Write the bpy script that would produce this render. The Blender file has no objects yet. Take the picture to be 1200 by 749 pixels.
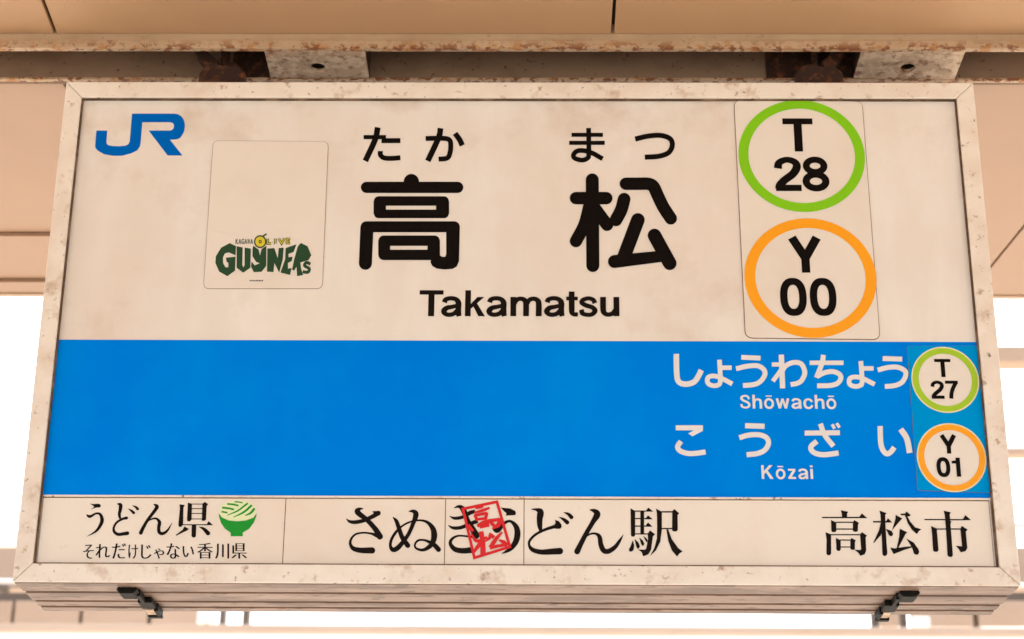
import bpy, bmesh, math, random
from mathutils import Vector, Matrix, geometry
random.seed(7)
D = bpy.data
SC = bpy.context.scene
COL = SC.collection
R = math.radians

# ------------------------------------------------------------------ camera
SIGN_Z = 2.40                                   # underside of the sign above the platform
CAM = Vector((0.0316, -2.8523, SIGN_Z - 0.7721))
PITCH, YAW, ROLL, FPX = 0.39769, -0.013745, 0.00784, 2309.13
fw = Vector((math.sin(YAW)*math.cos(PITCH), math.cos(YAW)*math.cos(PITCH), math.sin(PITCH)))
rt = Vector((math.cos(YAW), -math.sin(YAW), 0)); up = rt.cross(fw)
r2 = math.cos(ROLL)*rt + math.sin(ROLL)*up; u2 = -math.sin(ROLL)*rt + math.cos(ROLL)*up
cd = D.cameras.new('camera'); cam = D.objects.new('camera', cd); COL.objects.link(cam)
cam.matrix_world = Matrix((( r2.x, u2.x, -fw.x, CAM.x), (r2.y, u2.y, -fw.y, CAM.y), (r2.z, u2.z, -fw.z, CAM.z), (0, 0, 0, 1)))
cd.sensor_width = 36; cd.lens = FPX/1200*36; cd.clip_end = 1000; cd.clip_start = .05
cd.dof.use_dof = True; cd.dof.focus_distance = 3.12; cd.dof.aperture_fstop = 6.3
SC.camera = cam

# ------------------------------------------------------------------ light
SUN_EL, SUN_AZ = R(54), R(25)                   # azimuth clockwise from +Y: sun high behind the sign
w = D.worlds.new('World'); SC.world = w; w.use_nodes = True
nt = w.node_tree; bg = nt.nodes['Background']
sky = nt.nodes.new('ShaderNodeTexSky'); sky.sky_type = 'NISHITA'; sky.sun_disc = False
sky.sun_elevation = SUN_EL; sky.sun_rotation = SUN_AZ; sky.dust_density = 6.0; sky.air_density = 1.0; sky.ozone_density = .6
hs = nt.nodes.new('ShaderNodeHueSaturation'); hs.inputs['Saturation'].default_value = .35      # thin bright overcast
nt.links.new(sky.outputs[0], hs.inputs['Color']); nt.links.new(hs.outputs[0], bg.inputs[0]); bg.inputs[1].default_value = 0.15
sl = D.lights.new('sun', 'SUN'); sl.energy = 1.5; sl.angle = R(12); sl.color = (1, .93, .82)
so = D.objects.new('sun', sl); COL.objects.link(so)
sv = Vector((math.sin(SUN_AZ)*math.cos(SUN_EL), math.cos(SUN_AZ)*math.cos(SUN_EL), math.sin(SUN_EL)))
so.rotation_euler = sv.to_track_quat('Z', 'Y').to_euler(); so.location = sv*20
vs = SC.view_settings
vs.view_transform = 'Standard'; vs.look = 'None'; vs.gamma = 1; vs.use_curve_mapping = False
vs.exposure = 2.1
vs.use_white_balance = True; vs.white_balance_temperature = 6100; vs.white_balance_tint = 8

# ------------------------------------------------------------------ helpers
def ray(x, y):
    return fw + (x-600)/FPX*r2 - (y-374.5)/FPX*u2
def P(x, y, Y=0.0):                             # photo pixel -> point on the upright plane at depth Y
    d = ray(x, y); t = (Y-CAM.y)/d.y
    return CAM + t*d
def Pp(x, y, p0, n):                            # photo pixel -> point on a plane
    d = ray(x, y); t = (p0-CAM).dot(n)/d.dot(n)
    return CAM + t*d
def link(name, me, mat=None, parent=None):
    o = D.objects.new(name, me); COL.objects.link(o)
    if mat and me: me.materials.append(mat)
    if parent: o.parent = parent
    return o
def tag(o, label=None, cat=None, group=None, kind=None):
    for k, v in (('label', label), ('category', cat), ('group', group), ('kind', kind)):
        if v: o[k] = v
    return o
def empty(name, loc=(0, 0, 0)):
    o = D.objects.new(name, None); COL.objects.link(o); o.empty_display_size = .1
    return o
def from_bm(name, bm, mat, parent=None, bevel=0.0, smooth=False):
    if bevel:
        bmesh.ops.bevel(bm, geom=bm.edges[:]+bm.verts[:], offset=bevel, segments=2, affect='EDGES', profile=.5, clamp_overlap=True)
    bmesh.ops.recalc_face_normals(bm, faces=bm.faces[:])
    me = D.meshes.new(name); bm.to_mesh(me); bm.free()
    if smooth:
        for p in me.polygons: p.use_smooth = True
    return link(name, me, mat, parent)
def add_box(bm, x0, x1, y0, y1, z0, z1):
    v = [bm.verts.new((x, y, z)) for x in (x0, x1) for y in (y0, y1) for z in (z0, z1)]
    for f in ((0,1,3,2), (4,6,7,5), (0,4,5,1), (2,3,7,6), (0,2,6,4), (1,5,7,3)):
        bm.faces.new([v[i] for i in f])
def box(name, x0, x1, y0, y1, z0, z1, mat, parent=None, bevel=0.0):
    bm = bmesh.new(); add_box(bm, x0, x1, y0, y1, z0, z1)
    return from_bm(name, bm, mat, parent, bevel)
def add_prism(bm, poly, y0, y1):                # poly: list of (x,z)
    a = [bm.verts.new((p[0], y0, p[1])) for p in poly]; b = [bm.verts.new((p[0], y1, p[1])) for p in poly]
    n = len(poly); bm.faces.new(a); bm.faces.new(b[::-1])
    for i in range(n): bm.faces.new((a[i], b[i], b[(i+1) % n], a[(i+1) % n]))
def add_cyl(bm, p, q, r, seg=16, r2_=None):
    p, q = Vector(p), Vector(q); d = (q-p).normalized()
    u = d.orthogonal().normalized(); v = d.cross(u); r2_ = r if r2_ is None else r2_
    A = [bm.verts.new(p+r*(math.cos(t)*u+math.sin(t)*v)) for t in [i*2*math.pi/seg for i in range(seg)]]
    B = [bm.verts.new(q+r2_*(math.cos(t)*u+math.sin(t)*v)) for t in [i*2*math.pi/seg for i in range(seg)]]
    bm.faces.new(A[::-1]); bm.faces.new(B)
    for i in range(seg): bm.faces.new((A[i], A[(i+1) % seg], B[(i+1) % seg], B[i]))

# ------------------------------------------------------------------ materials
def mat(name, col, rough=.5, spec=.5, layers=(), bump=0, bump_scale=200, coat=0, metal=0):
    """layers: (colour, noise scale, lo, hi, strength[, axis scale[, (z_lo, z_hi)]]) patches of dirt, rust or fading"""
    m = D.materials.new(name); m.use_nodes = True; t = m.node_tree; N = t.nodes; L = t.links
    b = N['Principled BSDF']; b.inputs['Roughness'].default_value = rough; b.inputs['Specular IOR Level'].default_value = spec
    b.inputs['Coat Weight'].default_value = coat; b.inputs['Metallic'].default_value = metal
    geo = N.new('ShaderNodeNewGeometry')
    cur = N.new('ShaderNodeRGB'); cur.outputs[0].default_value = (*col, 1); cur = cur.outputs[0]
    for i, ly in enumerate(layers):
        c, sc, lo, hi, stg = ly[:5]; ax = ly[5] if len(ly) > 5 and ly[5] else (1, 1, 1)
        mp = N.new('ShaderNodeMapping'); mp.inputs['Scale'].default_value = ax; mp.inputs['Location'].default_value = (i*3.7, i*1.3, i*2.1)
        L.new(geo.outputs['Position'], mp.inputs[0])
        nz = N.new('ShaderNodeTexNoise'); nz.inputs['Scale'].default_value = sc; nz.inputs['Detail'].default_value = 6; nz.inputs['Roughness'].default_value = .62
        L.new(mp.outputs[0], nz.inputs['Vector'])
        mr = N.new('ShaderNodeMapRange'); mr.inputs['From Min'].default_value = lo; mr.inputs['From Max'].default_value = hi
        mr.inputs['To Max'].default_value = stg; mr.clamp = True
        L.new(nz.outputs['Fac'], mr.inputs['Value']); fac = mr.outputs[0]
        if len(ly) > 6:                          # stain limited to a height range
            sx = N.new('ShaderNodeSeparateXYZ'); L.new(geo.outputs['Position'], sx.inputs[0])
            m2 = N.new('ShaderNodeMapRange'); m2.inputs['From Min'].default_value = ly[6][0]; m2.inputs['From Max'].default_value = ly[6][1]
            L.new(sx.outputs['Z'], m2.inputs['Value'])
            mu = N.new('ShaderNodeMath'); mu.operation = 'MULTIPLY'; L.new(fac, mu.inputs[0]); L.new(m2.outputs[0], mu.inputs[1]); fac = mu.outputs[0]
        mx = N.new('ShaderNodeMix'); mx.data_type = 'RGBA'; L.new(fac, mx.inputs['Factor']); L.new(cur, mx.inputs['A'])
        mx.inputs['B'].default_value = (*c, 1); cur = mx.outputs['Result']
    L.new(cur, b.inputs['Base Color'])
    if bump:
        nz = N.new('ShaderNodeTexNoise'); nz.inputs['Scale'].default_value = bump_scale; nz.inputs['Detail'].default_value = 4
        L.new(geo.outputs['Position'], nz.inputs['Vector'])
        bp = N.new('ShaderNodeBump'); bp.inputs['Strength'].default_value = bump; bp.inputs['Distance'].default_value = .001
        L.new(nz.outputs['Fac'], bp.inputs['Height']); L.new(bp.outputs[0], b.inputs['Normal'])
    return m
GR = (.30, .19, .11); SPOT = (.07, .035, .02); RUST = (.16, .042, .008)
M = {
 'panel': mat('sign_acrylic_white', (.745, .71, .665), .36, .2, [((.80, .78, .755), 3.5, .45, .62, .8, (2.2, 1, .5)), ((.45, .31, .20), 9, .52, .72, .55, None, (SIGN_Z+.60, SIGN_Z+.86)), ((.66, .56, .47), 1.5, .42, .70, .6), ((.50, .36, .25), 7, .58, .78, .4), ((.12, .07, .05), 48, .715, .75, .8)], .05, 60),
 'strip': mat('strip_white', (.77, .71, .635), .35, .2, [((.66, .52, .39), 3, .45, .75, .55), ((.45, .30, .2), 20, .66, .8, .4)], .05, 80),
 'blue': mat('sign_blue', (.0, .20, .80), .42, .05, [((.0, .245, .82), 3.2, .42, .66, .8, (1.6, 1, 1)), ((.0, .165, .72), 2.2, .48, .72, .5, (1, 1, 2))], .05, 60),
 'cyan': mat('sticker_blue', (.0, .28, .70), .4, .08, [((.0, .23, .68), 6, .45, .7, .5)]),
 'stick': mat('sticker_white', (.74, .69, .63), .4, .2, [((.62, .52, .42), 5, .5, .75, .4)]),
 'black': mat('print_black', (.005, .0035, .003), .42, .06),
 'brownblack': mat('print_warm_black', (.009, .0055, .004), .42, .06),
 'white': mat('print_white', (.70, .70, .70), .4, .3),
 'jr': mat('print_logo_blue', (.0, .12, .52), .4, .08),
 'lime': mat('print_lime', (.21, .56, .003), .35, .3), 'lime2': mat('print_yellow_green', (.34, .55, .02), .35, .3),
 'orange': mat('print_orange', (.86, .35, .006), .35, .3), 'paleline': mat('print_pale_edge', (.74, .72, .45), .4, .3),
 'dkgreen': mat('print_dark_green', (.012, .055, .022), .38, .3), 'olive': mat('print_olive_yellow', (.62, .52, .03), .38, .3),
 'bowl': mat('print_bowl_green', (.005, .27, .010), .38, .3), 'noodle': mat('print_noodle', (.72, .78, .48), .4, .3),
 'red': mat('print_red', (.60, .006, .008), .38, .3),
 'grime': mat('grime_line', (.17, .10, .055), .8, .2, [((.32, .21, .13), 60, .4, .7, .7)]),
 'frame': mat('frame_white_paint', (.78, .72, .65), .45, .3, [((.64, .53, .43), 14, .45, .70, .6), ((.42, .27, .16), 26, .57, .72, .65), (SPOT, 80, .63, .69, .85), ((.30, .15, .07), 48, .62, .70, .7)], .12, 140),
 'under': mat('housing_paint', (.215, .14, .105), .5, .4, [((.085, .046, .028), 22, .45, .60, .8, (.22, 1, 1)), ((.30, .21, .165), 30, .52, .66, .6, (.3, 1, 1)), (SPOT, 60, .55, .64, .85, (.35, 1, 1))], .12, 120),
 'ceil': mat('ceiling_cream_paint', (.43, .265, .145), .55, .3, [((.34, .21, .115), 2.2, .4, .7, .5), ((.18, .10, .05), 75, .735, .77, .8)], .06, 300),
 'ceil2': mat('rear_ceiling_paint', (.345, .22, .145), .55, .3, [((.29, .19, .13), 2.4, .4, .7, .4), ((.25, .15, .08), 85, .74, .78, .6)], .06, 300),
 'beam': mat('beam_paint', (.44, .315, .20), .5, .35, [((.33, .22, .13), 10, .45, .7, .6), ((.34, .13, .02), 48, .52, .60, .8, (.7, 1, 1), (SIGN_Z+.934, SIGN_Z+.911)), (RUST, 80, .51, .56, 1.0, (.8, 1, 1), (SIGN_Z+.929, SIGN_Z+.911)), (SPOT, 70, .62, .68, .8, (1, 1, 1), (SIGN_Z+.96, SIGN_Z+.90))], .25, 160),
 'inner': mat('beam_inner_shaded', (.25, .17, .115), .7, .2, [((.15, .095, .06), 12, .45, .68, .6, (.5, 1, 1)), (SPOT, 90, .62, .68, .8)], .2, 160),  # beam paint darkened, with the shade inside the channel put into the colour
 'plate': mat('galvanised_plate', (.42, .305, .205), .6, .3, [((.62, .49, .365), 40, .47, .58, .8), ((.16, .095, .055), 60, .54, .64, .8), (RUST, 26, .56, .66, .8)], .3, 220),
 'rust': mat('rusty_iron_and_shade', (.035, .015, .009), .8, .3, [((.17, .055, .018), 60, .5, .65, .8), ((.03, .02, .015), 90, .5, .7, .8)], .6, 250),  # rusted iron; also colours the painted shade beside the mounting plates
 'dark': mat('dark_latch_metal', (.004, .003, .002), .65, .15, [((.04, .022, .012), 120, .55, .7, .5)], .3, 250),
 'recess_shade': mat('recess_shade_tone', (.10, .06, .035), .8, .2, [((.30, .2, .13), 30, .5, .65, .7)]),  # dark tone for the painted shade line round the recessed panel
 'seam': mat('groove_dirt', (.075, .04, .025), .9, .1, [((.16, .09, .06), 25, .45, .7, .7, (.3, 1, 1))]),
 'gap': mat('joint_dark_backing', (.05, .035, .025), .9, .2),  # dark backing behind the open joints
 'far': mat('far_cream_paint', (.46, .33, .24), .6, .3, [((.36, .25, .17), 1.2, .4, .7, .5)]),
 'farwhite': mat('far_white_paint', (.80, .78, .76), .6, .3, [((.7, .66, .62), 1.5, .4, .7, .4)]),
 'fardark': mat('far_grey_steel_and_shade', (.12, .09, .07), .7, .3),  # dark steel, also the painted shade under the far canopy
 'fargrey': mat('far_pale_grey', (.55, .55, .57), .6, .3),
 'ground': mat('platform_concrete', (.42, .36, .29), .9, .2, [((.32, .27, .22), .8, .4, .7, .7), ((.5, .43, .35), 6, .5, .7, .4)], .3, 60),
}

# ------------------------------------------------------------------ flat print: strokes and outlines traced on the sign plane
def catmull(pts, n=7, closed=False):
    if len(pts) < 3: return pts
    out = []; N_ = len(pts); m = len(pts[0])
    rng = range(N_) if closed else range(N_-1)
    for i in rng:
        p1, p2 = pts[i], pts[(i+1) % N_]
        p0 = pts[i-1] if (i > 0 or closed) else tuple(2*a-b for a, b in zip(p1, p2))
        p3 = pts[(i+2) % N_] if (i+2 < N_ or closed) else tuple(2*b-a for a, b in zip(p1, p2))
        for k in range(n):
            t = k/n
            out.append(tuple(.5*(2*p1[j]+(p2[j]-p0[j])*t+(2*p0[j]-5*p1[j]+4*p2[j]-p3[j])*t*t+(-p0[j]+3*p1[j]-3*p2[j]+p3[j])*t**3) for j in range(m)))
    if not closed: out.append(pts[-1])
    return out
class Print:
    """collects flat shapes; every shape is a list of polygons in the local drawing space, mapped by f(x,y)->Vector"""
    def __init__(s, Y): s.Y = Y; s.v = []; s.f = []; s.k = 0; s.map = None; s.cut = []
    def nx(s):                                     # next character: starts a new part
        if s.v and (not s.cut or s.cut[-1] != (len(s.v), len(s.f))): s.cut.append((len(s.v), len(s.f)))
        return s
    def zoom(s, ox, oy, sc):                       # drawing space = an enlarged view of the photograph
        s.nx(); s.map = lambda x, y: P(ox+x/sc, oy+y/sc, s.Y); return s
    def unit(s, px, py, cap_px, xs=1.0):           # drawing space = letter units, baseline at the pixel, cap height 1
        s.nx(); b = P(px, py, s.Y); h = P(px, py-cap_px, s.Y).z-b.z
        s.map = lambda x, y: Vector((b.x+x*h*xs, s.Y, b.z+y*h)); return s
    def _add(s, pts, faces, ramp=False):
        o = len(s.v); dy = s.k*1.5e-5; s.k += 1
        n = len(pts)                               # a hair of lift along each stroke, so loops never share a plane
        for i, (x, y) in enumerate(pts):
            q = s.map(x, y); s.v.append((q.x, s.Y-dy-(2e-5*(i % (n//2))/n if ramp else 0), q.z))
        s.f += [tuple(o+i for i in f) for f in faces]
    def poly(s, pts, smooth=False):
        if smooth: pts = catmull(pts, 5, True)
        tris = geometry.tessellate_polygon([[Vector((p[0], p[1], 0)) for p in pts]])
        s._add(pts, tris); return s
    gain = 1.0
    def S(s, pts, w=None, cap='b', smooth=True, cap0=None):
        pts = [tuple(map(float, p)) if len(p) == 3 else (float(p[0]), float(p[1]), float(w)) for p in pts]
        if smooth and len(pts) > 2: pts = catmull(pts)
        n = len(pts); L = []; Rr = []; tang = []
        for i in range(n):
            a = pts[max(i-1, 0)]; b = pts[min(i+1, n-1)]
            if not smooth and 0 < i < n-1:
                d1 = Vector((pts[i][0]-a[0], pts[i][1]-a[1])).normalized(); d2 = Vector((b[0]-pts[i][0], b[1]-pts[i][1])).normalized()
                t = (d1+d2).normalized(); k = 1/max(.5, t.dot(d1))
            else:
                t = Vector((b[0]-a[0], b[1]-a[1])).normalized(); k = 1
            nn = Vector((-t.y, t.x)); h = max(pts[i][2]*s.gain, .001)/2*k; tang.append(t)
            L.append((pts[i][0]+nn.x*h, pts[i][1]+nn.y*h)); Rr.append((pts[i][0]-nn.x*h, pts[i][1]-nn.y*h))
        s._add(L+Rr, [(i, i+1, n+i+1, n+i) for i in range(n-1)], True)
        s.k -= 1
        for e, c in ((0, cap0 or cap), (n-1, cap)):
            if c == 'r':
                x, y, ww = pts[e]; ww *= s.gain; t = tang[e]*(-1 if e == 0 else 1); a0 = math.atan2(t.y, t.x)
                arc = [(x+ww/2*math.cos(a0+q), y+ww/2*math.sin(a0+q)) for q in [(-.5+j/10)*math.pi for j in range(11)]]
                s._add(arc, [tuple(range(11))]); s.k -= 1
        s.k += 1
        return s
    def ring(s, cx, cy, rx, ry, w, seg=64, e=1.0):
        se = lambda c: math.copysign(abs(c)**e, c)
        o = [(cx+(rx+w/2)*se(math.cos(t)), cy+(ry+w/2)*se(math.sin(t))) for t in [i*2*math.pi/seg for i in range(seg)]]
        n = [(cx+(rx-w/2)*se(math.cos(t)), cy+(ry-w/2)*se(math.sin(t))) for t in [i*2*math.pi/seg for i in range(seg)]]
        s._add(o+n, [(i, (i+1) % seg, seg+(i+1) % seg, seg+i) for i in range(seg)]); return s
    def disc(s, cx, cy, rx, ry, seg=64):
        s._add([(cx+rx*math.cos(t), cy+ry*math.sin(t)) for t in [i*2*math.pi/seg for i in range(seg)]], [tuple(range(seg))]); return s
    def build(s, name, m, parent, label=None):
        s.nx(); v0 = f0 = 0; o = None
        for v1, f1 in s.cut:
            me = D.meshes.new(name); me.from_pydata(s.v[v0:v1], [], [tuple(i-v0 for i in f) for f in s.f[f0:f1]]); me.update()
            o = link(name, me, m, parent); v0, f0 = v1, f1
            if label: o['label'] = label
        return o

V_, H_ = .19, .155                                 # stem and bar weight of the bold grotesque letters
def latin(p, ch, b=1.0):
    v, h = V_*b, H_*b; S = p.S
    if ch == 'T': S([(0, 1-h/2), (.85, 1-h/2)], h); S([(.425, 1-h/2), (.425, 0)], v*1.05)
    elif ch == 'Y': S([(.09, 1), (.42, .42)], v*1.12); S([(.75, 1), (.42, .42)], v*1.12); S([(.42, .46), (.42, 0)], v*1.05)
    elif ch == 'a':
        S([(.10, .53, v*.95), (.155, .645, v*.85), (.33, .69, h), (.51, .65, v*.85), (.60, .52, v), (.60, .30, v), (.605, .12, v), (.635, 0, v*.85)])
        S([(.58, .415, h*.9), (.40, .365, h*.95), (.19, .315, h*1.1), (.095, .2, v), (.14, .095, v*.85), (.28, .055, h), (.45, .10, h), (.57, .23, h)])
    elif ch == 'k':
        S([(.095, 1), (.095, 0)], v); p.poly([(.15, .24), (.15, .42), (.43, .74), (.67, .74)]); p.poly([(.26, .43), (.40, .52), (.70, 0), (.47, 0)])
    elif ch == 'K':
        S([(.10, 1), (.10, 0)], v); p.poly([(.15, .30), (.15, .52), (.57, 1), (.82, 1)]); p.poly([(.30, .52), (.45, .62), (.86, 0), (.61, 0)])
    elif ch == 'm':
        S([(.095, .74), (.095, 0)], v)
        S([(.13, .45, h*.8), (.21, .62, h), (.35, .672, h), (.49, .62, v*.9), (.545, .48, v), (.545, 0, v)])
        S([(.58, .45, h*.8), (.66, .62, h), (.80, .672, h), (.94, .62, v*.9), (.995, .48, v), (.995, 0, v)])
    elif ch == 'h':
        S([(.095, 1), (.095, 0)], v); S([(.13, .45, h*.8), (.22, .62, h), (.36, .67, h), (.52, .62, v*.9), (.57, .47, v), (.57, 0, v)])
    elif ch == 't':
        S([(.195, .95, v), (.195, .3, v), (.205, .14, v*.9), (.27, .075, h), (.41, .065, h)]); S([(0, .68), (.41, .68)], h*.85)
    elif ch == 's':
        S([(.565, .50, v*.85), (.50, .63, h), (.33, .685, h*.95), (.14, .62, h), (.105, .51, v*.85), (.26, .41, h*1.05), (.46, .34, h*1.05), (.565, .22, v*.9), (.48, .085, h), (.32, .05, h*.95), (.13, .10, h), (.08, .25, v*.85)])
    elif ch == 'S':
        S([(.63, .68, v*.9), (.55, .86, h), (.36, .925, h*.95), (.15, .85, h), (.11, .70, v*.9), (.28, .56, h*1.1), (.50, .46, h*1.1), (.64, .29, v*.9), (.55, .12, h), (.36, .07, h*.95), (.14, .14, h), (.08, .32, v*.9)])
    elif ch == 'u':
        S([(.095, .74, v), (.095, .25, v), (.15, .11, v*.9), (.27, .06, h), (.43, .11, h), (.53, .28, h*.8)]); S([(.565, .74), (.565, 0)], v)
    elif ch in 'oō':
        p.ring(.35, .365, .265, .315, h*1.08, 28)
        if ch == 'ō': S([(.14, .905), (.56, .905)], h*.62)
    elif ch == 'c':
        S([(.60, .49, v*.85), (.53, .62, h), (.36, .685, h), (.16, .60, v*.9), (.095, .37, v), (.16, .13, v*.9), (.36, .05, h), (.53, .12, h), (.61, .26, v*.85)])
    elif ch == 'w':
        S([(.09, .74), (.27, .02)], v*.95); S([(.27, .02), (.475, .72)], v*.85); S([(.475, .72), (.68, .02)], v*.85); S([(.68, .02), (.86, .74)], v*.95)
    elif ch == 'z': S([(.03, .67), (.55, .67)], h); S([(.49, .66), (.11, .08)], v); S([(.02, .075), (.57, .075)], h)
    elif ch == 'i': S([(.095, .74), (.095, 0)], v); S([(.095, 1), (.095, .86)], v)
    elif ch == '2':
        S([(.105, .66, v), (.15, .83, v*.9), (.35, .92, h), (.56, .85, v*.9), (.61, .70, v), (.50, .50, v), (.27, .31, v), (.14, .16, v), (.12, .05, v)]); S([(.03, .08), (.71, .08)], h*1.05)
    elif ch == '8': p.ring(.36, .735, .235, .185, v*.86, 32); p.ring(.36, .275, .26, .205, v*.9, 32)
    elif ch == '0': p.ring(.36, .5, .245, .42, v, 48, .84)
    elif ch == '7': S([(.02, 1-h/2), (.70, 1-h/2)], h); S([(.60, .90, v), (.43, .60, v), (.32, .30, v), (.28, 0, v)])
    elif ch == '1': S([(.40, 1), (.40, 0)], v*1.05); p.poly([(.08, .82), (.08, .69), (.33, .69), (.33, .95), (.30, .86)])
def word(p, items, base, cap, xs=1.0, slope=0.0, b=1.0):
    x0 = items[0][1]
    for ch, x in items: latin(p.unit(x, base+slope*(x-x0), cap, xs), ch, b)
    return p
def spaced(text, x0, x1, cap, xs=1.0):              # even letter spacing between two pixel columns
    adv = {'S': .80, 'h': .74, 'ō': .76, 'w': 1.0, 'a': .77, 'c': .74, 'K': .90, 'z': .65, 'i': .19}
    tot = sum(adv[c] for c in text); out = []; x = x0
    for c in text: out.append((c, x)); x += adv[c]/tot*(x1-x0)
    return out
def cjk(text_boxes, Y, name, m, parent, thin=-.010, shift=.028, label=None):
    """small printed kana and kanji: thin glyph outlines doubled sideways, so the uprights are heavier than the bars"""
    cu = D.curves.new('tmp', 'FONT'); cu.offset = thin; ob = D.objects.new('tmp', cu); COL.objects.link(ob)
    for ch, (x0, y0, x1, y1) in text_boxes:
        vv, ff = [], []
        cu.body = ch; bpy.context.view_layer.update()
        me = D.meshes.new_from_object(ob.evaluated_get(bpy.context.evaluated_depsgraph_get()))
        xs = [v.co.x for v in me.vertices]; ys = [v.co.y for v in me.vertices]
        a, b, c, d = min(xs), max(xs), min(ys), max(ys)
        for r in range(3):
            o = len(vv)
            for v in me.vertices:
                u = (v.co.x-a+shift*r*.5)/(b-a+shift); t = (v.co.y-c)/(d-c)
                q = P(x0+u*(x1-x0), y1+(y0-y1)*t, Y); vv.append((q.x, Y-r*2e-5, q.z))
            ff += [tuple(o+i for i in f.vertices) for f in me.polygons]
        D.meshes.remove(me)
        me = D.meshes.new(name); me.from_pydata(vv, [], ff); link(name, me, m, parent)
    D.objects.remove(ob); D.curves.remove(cu)
def sheet(name, corners, Y, th, m, parent, rad=0, label=None, edge=None, ew=.0011):
    """thin plate or sticker with rounded corners from four photo pixels (TL, TR, BR, BL)"""
    q = [P(x, y, Y) for x, y in corners]; q = [Vector((p.x, p.z)) for p in q]
    def rounded(q, rad):
        if not rad: return [tuple(p) for p in q]
        out = []
        for i in range(4):
            a, b, c = q[i-1], q[i], q[(i+1) % 4]; d1 = (a-b).normalized(); d2 = (c-b).normalized()
            for k in range(7):
                t = k/6; p1 = b+d1*rad*(1-t)**2 + d2*rad*t**2; out.append(tuple(p1))
        return out
    bm = bmesh.new(); add_prism(bm, rounded(q, rad), Y, Y+th)
    o = from_bm(name, bm, m, parent)
    if label: o['label'] = label
    if edge:
        ce = sum(q, Vector((0, 0)))/4
        q2 = [p+Vector((math.copysign(ew, p.x-ce.x), math.copysign(ew, p.y-ce.y))) for p in q]
        bm = bmesh.new(); add_prism(bm, rounded(q2, rad+ew if rad else 0), Y+th*.45, Y+th)
        from_bm('grime_edge', bm, edge, o)
    return o

# ------------------------------------------------------------------ the setting: ground and platform roof
bm = bmesh.new(); bmesh.ops.create_grid(bm, x_segments=1, y_segments=1, size=300)
tag(from_bm('ground', bm, M['ground']), kind='structure')

SW, SH, SD = .75, .852, .1776
ZT = SIGN_Z+SH                                     # top of the sign
ZB = SIGN_Z+.912                                   # underside of the carrying channel

# front ceiling (rises slightly towards the viewer) as separate sheets with open joints
ceil = tag(empty('ceiling'), kind='structure')
FZ = ZB+.0295; fs = math.tan(R(3.2))
def slab(name, x0, x1, y0, y1, z_at, th, m, parent):
    bm = bmesh.new(); v = []
    for x in (x0, x1):
        for y in (y0, y1):
            for dz in (0, th): v.append(bm.verts.new((x, y, z_at(y)+dz)))
    for f in ((0,1,3,2), (4,6,7,5), (0,4,5,1), (2,3,7,6), (0,2,6,4), (1,5,7,3)): bm.faces.new([v[i] for i in f])
    return from_bm(name, bm, m, parent, .0012)
fz = lambda y: FZ - y*fs
n_f = Vector((0, fs, 1)).normalized()
j1 = Pp(58, 21, Vector((0, 0, FZ)), n_f).x; j2 = Pp(719, 21, Vector((0, 0, FZ)), n_f).x
step = j2-j1
edges = [j1+(k-5)*step for k in range(13)]
for a, b in zip(edges[:-1], edges[1:]):
    slab('ceiling_panel', a+.0028, b-.0028, -3.4, -.0035, fz, .012, M['ceil'], ceil)
slab('roof_deck', edges[0], edges[-1], -3.43, .0, lambda y: fz(y)+.02, .02, M['gap'], ceil)
# rear ceiling rises away from the beam
rs = math.tan(R(8.4)); RY0, RZ0 = .118, ZB+.004
rz = lambda y: RZ0+(y-RY0)*rs
n_r = Vector((0, -rs, 1)).normalized()
def rear(px, py): return Pp(px, py, Vector((0, RY0, RZ0)), n_r)
yend = rear(30, 343).y
jr_ = rear(1181, 288.5).x
e2 = [jr_+(k-7)*.925 for k in range(13)]
for a, b in zip(e2[:-1], e2[1:]):
    slab('ceiling_panel', a+.003, b-.003, RY0, yend, rz, .012, M['ceil2'], ceil)
slab('roof_deck', e2[0], e2[-1], RY0, yend+.03, lambda y: rz(y)+.02, .03, M['gap'], ceil)
edge_trim = slab('edge_trim', e2[0], e2[-1], yend+.002, yend+.03, lambda y: rz(y)-.004, .02, M['far'], ceil)
for py in (274, 328):                              # two raised battens on the left part of the rear ceiling
    yb = rear(30, py).y
    slab('batten', e2[0], -.25, yb-.012, yb+.012, lambda y: rz(y)-.010, .009, M['ceil2'], ceil)

# ------------------------------------------------------------------ carrying channel
beam = empty('steel_channel')
tag(beam, 'cream steel channel with rust-spotted lower lip, open underneath, above the station sign', 'beam')
XL, XR = -5.2, 5.2
box('front_flange', XL, XR, -.003, .004, ZB, ZB+.075, M['beam'], beam, .001)
box('front_lip', XL, XR, -.0075, -.0031, ZB, ZB+.016, M['beam'], beam, .0012)
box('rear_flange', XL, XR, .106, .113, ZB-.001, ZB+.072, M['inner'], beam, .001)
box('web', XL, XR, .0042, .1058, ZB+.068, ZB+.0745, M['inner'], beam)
box('rear_lip', XL, XR, .096, .1055, ZB-.001, ZB+.004, M['beam'], beam, .001)
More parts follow.
